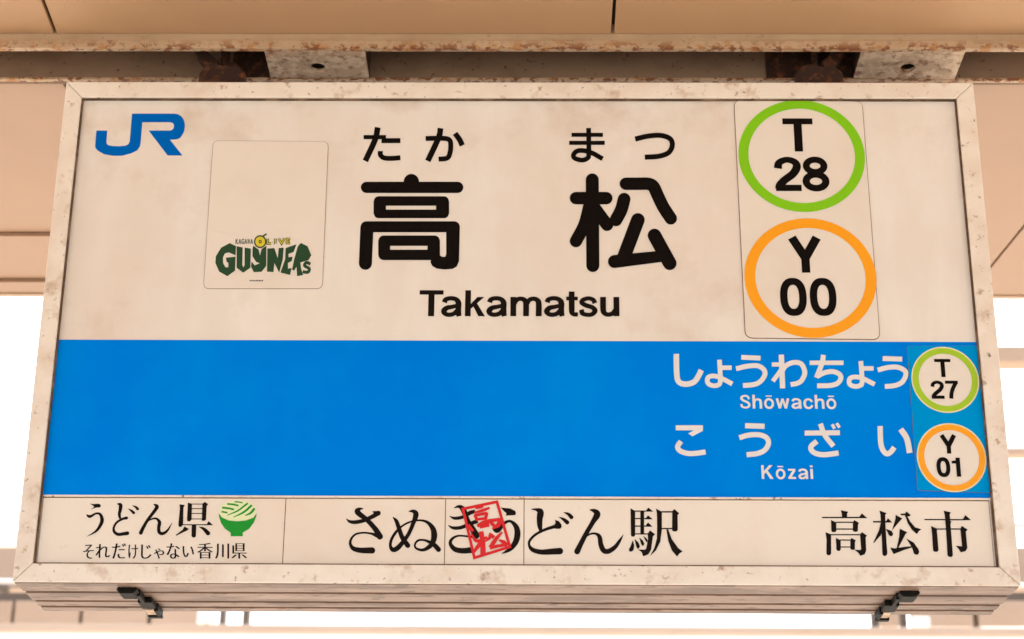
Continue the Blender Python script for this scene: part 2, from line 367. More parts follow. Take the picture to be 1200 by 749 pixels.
# perforated mounting plates across the mouth
def mounting_plate(xa, xb):
    bm = bmesh.new(); y0, y1 = .0045, .1050; z0 = ZB+.001; cx, cy = (xa+xb)/2, .058; n = 24
    inner = [(cx+.0125*math.cos(i*2*math.pi/n), cy+.0140*math.sin(i*2*math.pi/n)) for i in range(n)]
    outer = []
    for i in range(n):
        c, s = math.cos(i*2*math.pi/n), math.sin(i*2*math.pi/n); hx, hy = (xb-xa)/2, (y1-y0)/2
        k = min(hx/abs(c) if abs(c) > 1e-6 else 9, hy/abs(s) if abs(s) > 1e-6 else 9)
        outer.append((cx+c*k, (y0+y1)/2+s*k))
    A = [bm.verts.new((*p, z0)) for p in inner]; B = [bm.verts.new((*p, z0)) for p in outer]
    C = [bm.verts.new((*p, z0+.006)) for p in inner]; E = [bm.verts.new((*p, z0+.006)) for p in outer]
    for i in range(n):
        j = (i+1) % n
        bm.faces.new((A[i], B[i], B[j], A[j])); bm.faces.new((C[i], C[j], E[j], E[i])); bm.faces.new((A[i], A[j], C[j], C[i])); bm.faces.new((B[i], E[i], E[j], B[j]))
    o = from_bm('mounting_plate', bm, M['plate'], beam)
    box('corner_fill', xa, xa+.012, y0, y1, z0+.0004, z0+.0056, M['plate'], o); box('corner_fill', xb-.012, xb, y0, y1, z0+.0004, z0+.0056, M['plate'], o)
    # upstand walls of the bracket inside the channel
    box('bracket_cheek', xa, xa+.005, y0, y1, z0+.0062, ZB+.066, M['rust'], o); box('bracket_cheek', xb-.005, xb, y0, y1, z0+.0062, ZB+.066, M['rust'], o)
    return o
zc = Vector((0, 0, ZB)); nz_ = Vector((0, 0, 1))
pl = [(Pp(310, 62, zc, nz_).x, Pp(428, 62, zc, nz_).x), (Pp(1009, 62, zc, nz_).x, Pp(1131, 62, zc, nz_).x)]
for a, b in pl: mounting_plate(a, b)
for a_, b_ in ((268, 311), (902, 1008)):            # dark rust-coloured boxes added for the shade beside the mounting plates
    box('channel_shade_plate', Pp(a_, 80, zc, nz_).x, Pp(b_, 80, zc, nz_).x, .1005, .1058, ZB+.0045, ZB+.066, M['rust'], beam, .001)
# rusty hanger bolts between the channel and the sign top
def hanger(x, flip, label):
    h = empty('hanger_bolt'); tag(h, label, 'bolt', 'rusty hanger bolts above the sign')
    bm = bmesh.new(); add_cyl(bm, (x, .07, ZT-.002), (x, .07, ZB+.067), .0075, 14); from_bm('shank', bm, M['rust'], h, smooth=False)
    d = -1 if flip else 1
    bm = bmesh.new(); add_cyl(bm, (x+.012*d, .07, ZT+.030), (x+.012*d, .07, ZT+.058), .025, 6); add_cyl(bm, (x+.012*d, .07, ZT+.058), (x+.012*d, .07, ZT+.070), .019, 6, .014); from_bm('nut', bm, M['rust'], h, .0015)
    bm = bmesh.new(); add_cyl(bm, (x, .07, ZT-.001), (x, .07, ZT+.030), .036, 24); from_bm('washer_stack', bm, M['rust'], h)
    bm = bmesh.new(); add_prism(bm, [(x-d*.050, ZT+.088), (x-d*.036, ZT+.098), (x-d*.008, ZT+.072), (x-d*.014, ZT+.056), (x-d*.026, ZT+.060)], .055, .085); from_bm('clamp_jaw', bm, M['rust'], h, .002)
    bm = bmesh.new(); add_prism(bm, [(x-.040, ZT-.002), (x+.044, ZT-.002), (x+.040, ZT+.044), (x+.026, ZT+.055), (x+.002, ZT+.050), (x-.014, ZT+.060), (x-.030, ZT+.054), (x-.037, ZT+.040)], .040, .066); from_bm('clamp_base', bm, M['rust'], h, .003)
    return h
hanger(Pp(262, 80, zc, nz_).x, False, 'rusty hanger bolt and tilted clamp, above the blue rail logo end of the sign')
hanger(Pp(957, 80, zc, nz_).x, True, 'rusty hanger bolt and clamp above the green and orange ring stickers')

# ------------------------------------------------------------------ the station sign
sign = empty('station_sign')
tag(sign, 'white and blue station name sign box lettered Takamatsu, hung under a rusty channel', 'sign')
i_tl, i_tr, i_bl, i_br = P(95, 113), P(1121.5, 115.5), P(38.5, 659), P(1171.5, 665.5)
IL, IR = (i_tl.x+i_bl.x)/2, (i_tr.x+i_br.x)/2; IT, IB = (i_tl.z+i_tr.z)/2, (i_bl.z+i_br.z)/2
FT = .020
for poly in ([(-SW, ZT), (SW, ZT), (IR, IT), (IL, IT)], [(-SW, SIGN_Z), (IL, IB), (IR, IB), (SW, SIGN_Z)],
             [(-SW, SIGN_Z), (-SW, ZT), (IL, IT), (IL, IB)], [(SW, SIGN_Z), (IR, IB), (IR, IT), (SW, ZT)]):
    c = Vector((sum(p[0] for p in poly)/4, sum(p[1] for p in poly)/4))
    poly = [tuple(Vector(p)+(c-Vector(p)).normalized()*.0003) for p in poly]     # hairline mitre
    bm = bmesh.new(); add_prism(bm, poly, 0, FT); from_bm('frame_rail', bm, M['frame'], sign, .0016)
# housing behind the frame: sides, top, back and grooved underside made of four boards
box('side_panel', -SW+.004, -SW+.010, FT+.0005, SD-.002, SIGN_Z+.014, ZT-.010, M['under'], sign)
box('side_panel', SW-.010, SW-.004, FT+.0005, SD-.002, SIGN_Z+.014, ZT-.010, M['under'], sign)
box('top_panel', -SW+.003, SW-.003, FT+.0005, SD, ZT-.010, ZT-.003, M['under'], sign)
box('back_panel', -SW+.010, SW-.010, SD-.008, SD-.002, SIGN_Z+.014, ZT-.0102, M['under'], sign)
zs = Vector((0, 0, SIGN_Z)); nz_ = Vector((0, 0, 1))
ys = [0.0205]+[Pp(600, y_, zs, nz_).y for y_ in (697.0, 707.6, 714.2)]+[SD]
for k in range(4):
    ya, yb = ys[k]+.0046, ys[k+1]-.0046 if k < 3 else SD
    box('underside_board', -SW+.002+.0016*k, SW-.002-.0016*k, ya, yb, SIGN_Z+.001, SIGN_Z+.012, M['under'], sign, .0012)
for k in (0, 1, 2, 3): box('groove_seam', -SW+.008, SW-.008, ys[k]-(.0044 if k else -.0001), ys[k]+.0044, SIGN_Z+.0019, SIGN_Z+.0118, M['seam'], sign)
box('drip_strip', -SW+.003, SW-.003, .0025, .0236, SIGN_Z-.0014, SIGN_Z-.0001, M['under'], sign, .0004)
box('underside_backing', -SW+.011, SW-.011, .0215, SD-.009, SIGN_Z+.0122, SIGN_Z+.0145, M['gap'], sign)
# two latches under the box
def latch(cx, d):
    la = empty('latch'); la.parent = sign; la['label'] = 'dark spring latch under the sign box'
    zb = SIGN_Z+.0005
    bm = bmesh.new(); add_prism(bm, [(cx-.013, zb), (cx+.013, zb), (cx+.016, zb-.005), (cx+.010, zb-.011), (cx-.010, zb-.011), (cx-.016, zb-.005)], .024, .060); from_bm('latch_case', bm, M['dark'], la, .0015)
    bm = bmesh.new(); add_prism(bm, [(cx+d*.013-.004, zb), (cx+d*.013+.004, zb), (cx+d*.014+.003, zb-.010), (cx+d*.014-.003, zb-.010)], .044, .085); from_bm('latch_arm', bm, M['dark'], la, .001)
    x2 = cx+d*.016
    box('hook_plate', x2-.011, x2+.011, .086, .126, zb-.009, zb, M['dark'], la, .0015)
    box('hook_cheek', x2+d*.010-.003, x2+d*.010+.003, .1265, .172, zb-.012, zb+.001, M['dark'], la, .001)
    box('hook_leaf', x2-.009+d*.002, x2+.007+d*.002, .128, .158, zb-.010, zb-.007, M['plate'], la, .0006)
    box('hook_bar', x2-.011+d*.003, x2+.011+d*.003, .160, .172, zb-.0125, zb-.0121+.004, M['dark'], la, .0008)
    return la
latch(Pp(152, 692, zs, nz_).x, 1); latch(Pp(1062, 697, zs, nz_).x, -1)

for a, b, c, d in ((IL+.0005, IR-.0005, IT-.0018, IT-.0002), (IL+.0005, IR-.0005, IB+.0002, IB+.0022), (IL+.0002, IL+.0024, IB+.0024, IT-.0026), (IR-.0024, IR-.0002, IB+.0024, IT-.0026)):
    box('recess_shade', a, b, .004, .0092, c, d, M['recess_shade'], sign)  # dark strips painting recess shade and grime along the inner frame edges
YP = .0105                                         # face of the acrylic panel, recessed in the frame
face = box('face_panel', IL-.004, IR+.004, YP, YP+.005, IB-.004, IT+.004, M['panel'], sign)
YA = YP-.0006                                      # blue field, strips
YL = YA-.0005                                      # lettering on blue and strips
def yl(base=YP, k=1): return base-.0005*k
# blue field
zt_ = (P(66, 394, YA).z+P(1146, 405, YA).z)/2; zb_ = (P(49, 580, YA).z+P(1163, 584, YA).z)/2
blue = box('blue_field', IL-.002, IR+.002, YA, YP-.00005, zb_, zt_, M['blue'], sign)
# lower strips with joints and a thin metal divider
sz1 = zb_-.0050; sz0 = IB-.003
divider = box('divider_bar', IL-.002, IR+.002, YP-.0028, YP-.0001, zb_-.0032, zb_-.0004, M['frame'], sign)
def xat(px, py): return P(px, py, YA).x
xs_ = [xat(47, 625), xat(333, 625), xat(521.5, 625), xat(614, 625), xat(1161.5, 625)]
strips = []
for i in range(4):
    g0, g1 = (.0007 if i else 0), .0007
    strips.append(box('name_strip', xs_[i]+g0, xs_[i+1]-(g1 if i < 3 else 0), YA-.0006, YP-.0001, sz0, sz1, M['strip'], sign))
box('strip_backing', xs_[0]-.001, xs_[4]+.001, YP-.0003, YP-.00015, sz0, zb_-.0033, M['grime'], sign)
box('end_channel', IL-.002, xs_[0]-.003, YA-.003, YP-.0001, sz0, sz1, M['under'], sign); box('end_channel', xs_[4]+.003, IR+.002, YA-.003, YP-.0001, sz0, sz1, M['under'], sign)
YS = YA-.0006-.0004                                # print on strips

# --- rail logo
pr = Print(YP-.0005).zoom(100, 120, 9.23)
pr.poly([(120, 305), (237, 305), (228, 430), (233, 450), (250, 464), (290, 472), (370, 475), (430, 469), (462, 455), (477, 430), (482, 400), (505, 122), (960, 122), (1000, 128), (1035, 148), (1060, 180), (1074, 218), (1077, 255), (1070, 305), (1055, 340), (1025, 385), (990, 400), (915, 405), (1050, 575), (890, 575), (685, 305), (915, 305), (940, 297), (955, 278), (960, 255), (955, 235), (942, 222), (920, 215), (615, 215), (598, 440), (588, 480), (560, 520), (500, 550), (400, 577), (300, 578), (200, 560), (135, 522), (110, 495), (105, 470)])
pr.build('rail_logo', M['jr'], face, 'blue JR rail logo')

# --- furigana
pr = Print(YP-.0005); S = pr.S
pr.zoom(415, 140, 8.571)
S([(237, 80), (210, 205), (112, 418)], 58); S([(95, 178), (320, 178)], 42); S([(275, 214), (465, 213)], 50); S([(265, 318), (265, 358), (300, 386), (370, 392), (465, 385)], 50)
pr.nx(); S([(868, 88), (848, 185), (740, 418)], 58); S([(718, 192), (890, 190), (955, 205), (970, 250), (964, 330), (935, 388), (848, 400)], 50); S([(1014, 140), (1060, 205), (1086, 262)], 55)
pr.zoom(655, 140, 8)
S([(278, 80), (280, 320), (265, 365), (215, 382), (150, 365), (136, 335), (165, 300), (225, 292), (310, 315), (410, 370)], 45); S([(118, 145), (413, 145)], 38); S([(97, 220), (430, 220)], 38)
pr.nx(); S([(715, 185), (830, 158), (950, 150), (1040, 180), (1063, 240), (1030, 310), (940, 345), (805, 355)], 48)
pr.build('character', M['black'], face, 'black kana reading aid above the station name')
# --- station name
pr = Print(YP-.0005); S = pr.S; pr.zoom(410, 195, 5.76)
S([(415, 103), (415, 160)], 104, 'b', cap0='r'); S([(112, 142), (728, 142)], 76, 'r')
S([(194, 234), (636, 234)], 64, 'r'); S([(192, 321), (638, 321)], 58, 'r'); S([(202, 234), (202, 322)], 84); S([(626, 234), (626, 322)], 88)
S([(110, 408), (705, 408)], 74, 'r'); S([(115, 415), (105, 655)], 88, 'r')
pr.poly([(650, 410), (742, 410), (737, 640), (722, 675), (695, 692), (640, 697), (585, 690), (555, 672), (545, 650), (548, 630), (605, 600), (625, 612), (645, 610), (651, 590)])
S([(228, 502), (572, 502)], 70, 'r'); S([(228, 598), (572, 598)], 70, 'r'); S([(232, 500), (232, 600)], 80); S([(566, 500), (566, 605)], 84)
pr.zoom(655, 195, 5.76)
S([(225, 92), (229, 670)], 88, 'r'); S([(115, 215), (320, 215)], 84, 'r'); S([(205, 270), (172, 395), (115, 505)], 84, 'r'); S([(240, 280), (325, 395)], 84, 'r')
S([(440, 222), (420, 295), (385, 362)], 86, 'r'); S([(452, 118), (530, 118), (605, 119), (640, 140), (668, 200), (705, 275), (755, 352)], 84, 'r')
S([(533, 362), (430, 635)], 92, 'r'); S([(375, 643, 88), (690, 608, 76)], None, 'r'); S([(645, 467), (748, 655)], 92, 'r')
pr.build('character', M['black'], face, 'large rounded black kanji station name')
pr = Print(YP-.0005)
word(pr, [('T', 491), ('a', 517), ('k', 545), ('a', 570.1), ('m', 598.3), ('a', 637.8), ('t', 663.6), ('s', 678.6), ('u', 703.8)], 370.6, 30.4, 1.0, 0, 1.08)
pr.build('character', M['brownblack'], face, 'black letters Takamatsu')

# --- next stations on blue
pr = Print(YL); S = pr.S; pr.zoom(780, 405, 8)
S([(100, 78), (105, 270), (125, 340), (185, 362), (260, 345), (300, 300), (335, 230)], 52)
pr.nx(); S([(505, 133), (513, 330), (490, 370), (440, 375), (395, 350), (398, 300), (450, 285), (520, 305), (625, 360)], 44); S([(513, 208), (620, 208)], 42)
pr.nx(); S([(710, 110), (890, 118)], 45); S([(660, 218), (760, 195), (860, 190), (920, 225), (930, 275), (890, 335), (830, 365), (725, 375)], 46)
pr.nx(); S([(1085, 85), (1097, 402)], 50); S([(995, 178), (1075, 178)], 40); S([(1092, 190), (1085, 225), (1005, 335)], 42)
S([(1095, 235), (1125, 192), (1195, 160), (1270, 172), (1305, 250), (1280, 320), (1240, 352), (1172, 367)], 46)
pr.zoom(920, 405, 8)
S([(230, 162), (548, 162)], 42); S([(360, 88), (345, 170), (293, 302)], 46); S([(300, 290), (370, 255), (450, 245), (510, 270), (522, 310), (490, 355), (420, 375), (300, 378)], 46)
pr.nx(); S([(710, 145), (722, 340), (700, 375), (650, 383), (605, 360), (608, 310), (660, 295), (730, 310), (840, 365)], 44); S([(720, 215), (830, 215)], 42)
pr.nx(); S([(915, 122), (1098, 128)], 46); S([(868, 230), (970, 205), (1060, 205), (1125, 240), (1130, 285), (1095, 345), (1030, 375), (935, 385)], 46)
pr.zoom(780, 485, 8)
S([(95, 132), (350, 132)], 48); pr.poly([(290, 140), (350, 130), (350, 160), (250, 212), (212, 185)]); S([(145, 258), (112, 310), (140, 350), (210, 372), (290, 370), (375, 358)], 48)
pr.nx(); S([(745, 112), (928, 118)], 50); S([(690, 225), (780, 200), (880, 198), (945, 225), (965, 275), (935, 335), (870, 370), (760, 385)], 48)
pr.zoom(920, 485, 7.5)
S([(172, 170), (482, 167)], 44); S([(310, 88), (350, 190), (425, 285)], 44); S([(280, 242), (230, 285), (235, 325), (280, 352), (350, 360), (470, 345)], 46); S([(413, 93), (434, 132)], 27); S([(453, 83), (478, 122)], 27)
pr.nx(); S([(835, 108), (840, 250), (860, 320), (895, 352), (930, 335), (960, 295)], 46); S([(1015, 135), (1070, 220), (1095, 345)], 50)
pr.build('character', M['white'], blue, 'white kana names of the next stations')
pr = Print(YL)
word(pr, spaced('Shōwachō', 867.5, 982.5, 16.2), 478.8, 16.2, .98, .004, .95)
word(pr, spaced('Kōzai', 892.5, 953.5, 16.2), 561.3, 16.0, .98, .004, .95)
pr.build('character', M['white'], blue, 'white letters Shōwachō and Kōzai')

# --- station number plates
pl1 = sheet('number_plate', [(860.5, 118), (1010, 119), (1031, 397.5), (874, 395.5)], YP-.0020, .0019, M['stick'], sign, .012, 'cream plate with green T 28 ring and orange Y 00 ring', M['grime'], .0010)
def ringpx(name, x0, x1, y0, y1, wpx, Y, m, parent):
    cx, cy = (x0+x1)/2, (y0+y1)/2
    a, b, c, d = P(x0, cy, Y).x, P(x1, cy, Y).x, P(cx, y0, Y).z, P(cx, y1, Y).z
    p = Print(Y); p.map = lambda x, y: Vector((x, Y, y)); wm = wpx/(x1-x0)*(b-a)
    p.ring((a+b)/2, (c+d)/2, (b-a)/2-wm/2, (c-d)/2-wm/2, wm, 96); return p.build(name, m, parent)
Y1 = YP-.0025
ringpx('ring', 865.5, 1013.5, 117.5, 248.5, 11.5, Y1, M['lime'], pl1); ringpx('ring', 872.5, 1027, 256, 396, 12.5, Y1, M['orange'], pl1)
pr = Print(Y1)
word(pr, [('T', 918.6)], 177.6, 38.8, .95, 0, 1.15); word(pr, [('2', 908.2), ('8', 941.0)], 223.4, 39.3, 1.0, 0, 1.14)
word(pr, [('Y', 926)], 319.6, 41.2, .98, 0, 1.1); word(pr, [('0', 914.3), ('0', 949.3)], 369.6, 43.2, .97, 0, 1.0)
pr.build('character', M['black'], pl1)
pl2 = sheet('number_plate', [(1063, 405.5), (1146, 405.5), (1164, 577.5), (1075.5, 574.5)], YA-.0016, .0015, M['cyan'], sign, .004, 'blue plate with small T 27 and Y 01 ring marks', M['grime'], .0005)
Y2 = YA-.0020
for x0, x1, y0, y1, mm in ((1068, 1147.5, 406.5, 484, 'lime2'), (1074.5, 1156, 496, 577, 'orange')):
    cx, cy = (x0+x1)/2, (y0+y1)/2
    p = Print(Y2); p.map = lambda x, y: Vector((x, Y2, y))
    a, b, c, d = P(x0, cy, Y2).x, P(x1, cy, Y2).x, P(cx, y0, Y2).z, P(cx, y1, Y2).z
    p.disc((a+b)/2, (c+d)/2, (b-a)/2, (c-d)/2); p.build('badge', M['stick'], pl2)
    ringpx('ring_edge', x0+.2, x1-.2, y0+.2, y1-.2, 2.0, Y2-.0003, M['paleline'], pl2)
    ringpx('ring', x0+1.6, x1-1.6, y0+1.6, y1-1.6, 7.0, Y2-.0005, M[mm], pl2)
pr = Print(Y2-.0006)
word(pr, [('T', 1096.3)], 441.9, 21.2, .98, 0, 1.1); word(pr, [('2', 1091.5), ('7', 1108.6)], 467.2, 21, .98, 0, 1.1)
word(pr, [('Y', 1103.0)], 531.6, 21.7, .98, 0, 1.08); word(pr, [('0', 1098.2), ('1', 1114.8)], 558.6, 22.2, .98, 0, 1.1)
pr.build('character', M['black'], pl2)

# --- team sticker (mascot left out)
st = sheet('team_sticker', [(250, 165), (384.5, 166), (377.5, 338), (238.5, 338)], YP-.0012, .0011, M['stick'], sign, .010, 'white sticker with green team lettering', M['grime'], .0007)
Yk = YP-.0016
pr = Print(Yk).zoom(240, 270, 8.889)
pr.poly([(325, 165), (260, 133), (170, 180), (115, 270), (110, 340), (150, 430), (235, 478), (315, 420), (320, 275), (220, 285), (225, 325), (245, 340), (245, 385), (215, 385), (190, 340), (190, 280), (210, 240), (250, 230), (320, 260)])
pr.nx(); pr.poly([(332, 165), (395, 178), (390, 360), (403, 385), (415, 360), (415, 180), (480, 190), (474, 390), (400, 442), (332, 390)])
pr.nx(); pr.poly([(497, 195), (505, 160), (560, 200), (575, 262), (592, 195), (642, 160), (640, 370), (590, 432), (510, 435), (482, 380), (487, 325), (520, 365), (572, 342), (535, 330), (497, 270)])
pr.nx(); pr.poly([(652, 190), (725, 185), (760, 290), (770, 185), (822, 180), (812, 300), (775, 440), (725, 340), (715, 435), (648, 430)])
pr.nx(); pr.poly([(842, 185), (955, 145), (925, 225), (872, 245), (872, 280), (915, 275), (905, 320), (866, 340), (866, 400), (905, 392), (888, 465), (788, 440), (838, 300)])
pr.nx(); pr.poly([(968, 170), (1000, 132), (1070, 165), (1110, 260), (1080, 310), (995, 335), (1003, 400), (1025, 465), (962, 478), (955, 380), (930, 420), (908, 410), (932, 300)])
pr.nx(); pr.S([(1100, 352), (1060, 335), (1040, 368), (1088, 400), (1072, 436), (1020, 432)], 32)
pr.nx(); pr.disc(577, 118, 64, 68, 40); pr.S([(605, 62), (638, 40)], 16, 'r')
for k, (a, b, c) in enumerate((((655, 85), (655, 138), (690, 138)), ((735, 85), (735, 138), (736, 139)), ((770, 85), (800, 138), (830, 85)))):
    pr.S([a, b, c], 26, 'b', False)
pr.S([(890, 90), (855, 90), (855, 134), (890, 134)], 24, 'b', False); pr.S([(855, 112), (885, 112)], 20)
pr.build('character', M['dkgreen'], st, 'dark green team name lettering')
pr = Print(Yk-.0004).zoom(240, 270, 8.889)
pr.ring(577, 118, 34, 36, 34, 40); pr.disc(577, 118, 8, 8, 16)
for a, b, c in (((655, 85), (655, 138), (690, 138)), ((735, 85), (735, 138), (736, 139)), ((770, 85), (800, 138), (830, 85))): pr.S([a, b, c], 11, 'b', False)
pr.S([(890, 90), (855, 90), (855, 134), (890, 134)], 10, 'b', False); pr.S([(855, 112), (885, 112)], 8)
pr.build('olive_lettering', M['olive'], st)
cjk([(c, (240+(320+i*31)/8.889, 280.0, 240+(320+i*31+28)/8.889, 286.0)) for i, c in enumerate('KAGAWA')], Yk-.0001, 'small_character', M['dkgreen'], st, .004, .05)
pr = Print(Yk).zoom(240, 270, 8.889)
for i in range(9): pr.S([(468+i*16, 522+(i % 2)*4), (478+i*16, 524)], 13)
pr.build('fine_print', M['brownblack'], st)

# --- strip 1: prefecture slogan and bowl
pr = Print(YS); pr.gain = 1.06; S = pr.S; pr.zoom(90, 580, 12)
pr.poly([(180, 122), (240, 130), (300, 122), (332, 135), (340, 155), (325, 176), (270, 180), (195, 205), (245, 168), (225, 150)])
S([(135, 275, 8), (165, 300, 38), (200, 300, 36), (270, 262, 26), (330, 275, 36), (355, 350, 48), (335, 420, 45), (270, 510, 30), (145, 585, 4)])
pr.nx(); S([(565, 125, 8), (612, 140, 48), (613, 200, 46), (598, 270, 40), (610, 335, 32)]); S([(700, 325, 40), (640, 340, 32), (560, 390, 30), (520, 460, 30), (528, 520, 38), (580, 555, 42), (660, 548, 45), (712, 540, 50)], None, 'r')
S([(725, 195, 6), (770, 225, 30), (800, 253, 38)], None, 'r', cap0='b'); S([(780, 150, 6), (830, 172, 30), (855, 198, 38)], None, 'r', cap0='b')
pr.nx(); S([(1080, 130, 8), (1125, 160, 50), (1105, 210, 45), (1000, 350, 40), (930, 470, 45), (900, 535, 50)], None, 'r', cap0='b')
S([(1000, 370, 10), (1060, 338, 22), (1120, 335, 28), (1163, 385, 45), (1152, 460, 45), (1160, 525, 45), (1205, 545, 42), (1272, 504, 30), (1342, 392, 4)])
pr.zoom(190, 580, 10)
pr.poly([(205, 110), (265, 120), (250, 150), (245, 345), (225, 375), (195, 375), (190, 355), (208, 160)]); S([(240, 350), (530, 350)], 11); pr.poly([(515, 355), (545, 308), (598, 355)])
pr.poly([(303, 90), (350, 105), (345, 290), (325, 312), (295, 308), (292, 290)]); pr.poly([(472, 105), (500, 82), (540, 110), (522, 130), (515, 290), (495, 305), (465, 302)])
for y in (108, 162, 218, 283): S([(340, y), (480, y)], 9)
S([(374, 350, 50), (370, 475, 50)], None, 'r', cap0='b'); pr.poly([(262, 370), (315, 400), (290, 420), (165, 480), (160, 470), (240, 410)]); S([(435, 375, 6), (490, 402, 35), (538, 450, 48)], None, 'r', cap0='b')
pr.build('character', M['brownblack'], strips[0], 'black brush-style kana and kanji')
bx = lambda a, b, y0=50, y1=153: (90+a/5.714, 628+y0/5.714, 90+b/5.714, 628+y1/5.714)
cjk([('そ', bx(42, 115, 58)), ('れ', bx(125, 222, 55, 148)), ('だ', bx(235, 330)), ('け', bx(345, 410, 58)), ('じ', bx(430, 500, 58)), ('ゃ', bx(515, 585, 85)), ('な', bx(600, 690)), ('い', bx(708, 785, 68, 142)), ('香', bx(805, 912, 48)), ('川', bx(925, 1020, 52)), ('県', bx(1035, 1140, 50))], YS, 'small_character', M['brownblack'], strips[0], -.010, .055)
pr = Print(YS).zoom(190, 580, 10)
pr.poly([(662, 215), (668, 262), (690, 330), (735, 395), (800, 442), (805, 485), (945, 485), (945, 442), (1020, 398), (1075, 325), (1102, 255), (1108, 215), (1070, 268), (980, 300), (880, 310), (780, 300), (700, 265)])
pr.build('bowl_logo', M['bowl'], strips[0], 'green noodle bowl emblem')
pr = Print(YS).zoom(190, 580, 10)
pr.poly([(664, 212), (672, 170), (710, 110), (790, 75), (880, 62), (970, 70), (1050, 100), (1095, 160), (1106, 212), (1068, 262), (980, 296), (880, 306), (780, 296), (702, 260)])
pr.build('noodle_field', M['noodle'], strips[0])
pr = Print(YS-.0003).zoom(190, 580, 10); S = pr.S
for q, ww in (([(850, 82), (895, 84), (942, 92)], 15), ([(762, 106), (830, 112), (896, 126)], 20), ([(702, 150), (770, 156), (842, 172)], 22), ([(695, 198), (730, 202), (765, 210)], 18), ([(762, 240, 8), (880, 190, 18), (950, 140, 20), (1005, 98, 22)], None), ([(835, 262, 8), (960, 200, 24), (1052, 120, 26)], None), ([(970, 245, 8), (1040, 210, 26), (1082, 158, 26)], None)): S(q, ww)
pr.build('noodle_lines', M['bowl'], strips[0])

# --- strip 2
pr = Print(YS); pr.gain = 1.06; S = pr.S; pr.zoom(400, 590, 10.7)
S([(275, 65, 8), (225, 72, 40), (200, 100, 68), (235, 140, 62), (320, 205, 56), (425, 320, 62), (482, 415, 75)], None, 'r', cap0='b')
S([(450, 405, 50), (370, 378, 26), (270, 368, 22), (180, 387, 24), (127, 440, 28), (112, 505, 34), (150, 565, 52), (240, 588, 64), (330, 590, 72), (385, 590, 76)], None, 'r', cap0='b')
S([(60, 190, 6), (100, 225, 32), (170, 236, 46), (280, 215, 46), (380, 170, 50), (465, 122, 56)], None, 'r', cap0='b'); pr.poly([(388, 98), (480, 92), (420, 145)])
pr.zoom(450, 590, 10.7)
S([(110, 172, 8), (155, 222, 45), (190, 320, 50), (230, 430, 55), (298, 528, 60)], None, 'r', cap0='b')
S([(310, 100, 8), (370, 100, 45), (400, 140, 66), (370, 240, 50), (310, 380, 45), (240, 480, 50), (170, 560, 60), (110, 580, 55), (80, 530, 36), (95, 450, 34), (150, 360, 32), (220, 290, 24), (320, 235, 22), (440, 212, 22), (540, 235, 36), (610, 310, 60), (630, 400, 72), (610, 490, 60), (560, 550, 50), (480, 585, 36), (400, 560, 26), (390, 510, 24), (430, 465, 26), (500, 460, 26), (580, 490, 40), (640, 530, 55), (683, 578, 60)], None, 'r', cap0='b')
pr.build('character', M['brownblack'], strips[1], 'black brush-style kana')
# --- strip 3 with red seal
pr = Print(YS); pr.gain = 1.06; S = pr.S; pr.zoom(515, 578, 8.914)
S([(150, 155, 6), (205, 140, 32), (250, 175, 55), (290, 280, 50), (345, 375, 60), (382, 440, 70)], None, 'r', cap0='b')
S([(105, 240, 6), (160, 262, 30), (240, 250, 34), (320, 205, 40), (375, 190, 36)]); S([(90, 335, 6), (140, 362, 30), (220, 360, 36), (320, 320, 38), (400, 290, 40)])
S([(395, 452, 50), (330, 455, 22), (200, 445, 20), (130, 480, 28), (115, 530, 36), (160, 585, 50), (240, 602, 55), (330, 595, 60)], None, 'r', cap0='b')
pr.nx(); pr.poly([(640, 150), (740, 160), (790, 185), (800, 210), (790, 230), (690, 235), (700, 210), (680, 195)])
S([(560, 375, 20), (600, 385, 60), (640, 350, 50), (690, 305, 30), (745, 295, 28), (800, 350, 50), (815, 430, 60), (790, 520, 55), (730, 590, 40), (650, 632, 6)])
pr.build('character', M['brownblack'], strips[2], 'black brush-style kana under the red seal')
pr = Print(YS-.0006); S = pr.S; pr.gain = 1.22; pr.zoom(515, 578, 8.914)
S([(245, 165), (600, 90), (735, 560), (365, 675), (245, 165), (600, 90)], 24, 'b', False)
S([(375, 160, 12), (425, 142, 32), (458, 135, 22)]); S([(360, 205, 12), (450, 180, 26), (525, 152, 18)])
S([(372, 225), (392, 285)], 28); S([(365, 232), (500, 208)], 26); S([(495, 205), (480, 272)], 28); S([(385, 275), (490, 262)], 24)
S([(395, 345, 30), (480, 300, 34), (640, 272, 26)]); S([(635, 270, 30), (615, 330, 40), (550, 372, 10)]); S([(420, 350), (520, 330)], 34); S([(530, 300), (580, 350)], 30)
S([(435, 400, 40), (452, 520, 44), (455, 645, 48)]); S([(330, 420, 10), (390, 500, 30), (500, 460, 20)]); S([(430, 520, 40), (370, 600, 26), (355, 630, 12)])
S([(540, 420, 34), (520, 470, 26), (470, 510, 10)]); S([(520, 425), (570, 462)], 30); S([(655, 405, 14), (590, 480, 34), (530, 570, 36)]); S([(525, 572, 32), (610, 552, 28), (705, 540, 24)]); S([(620, 490, 12), (665, 510, 34), (705, 548, 40)]); S([(300, 330), (350, 400)], 26)
pr.build('red_seal', M['red'], strips[2], 'red square seal stamp')
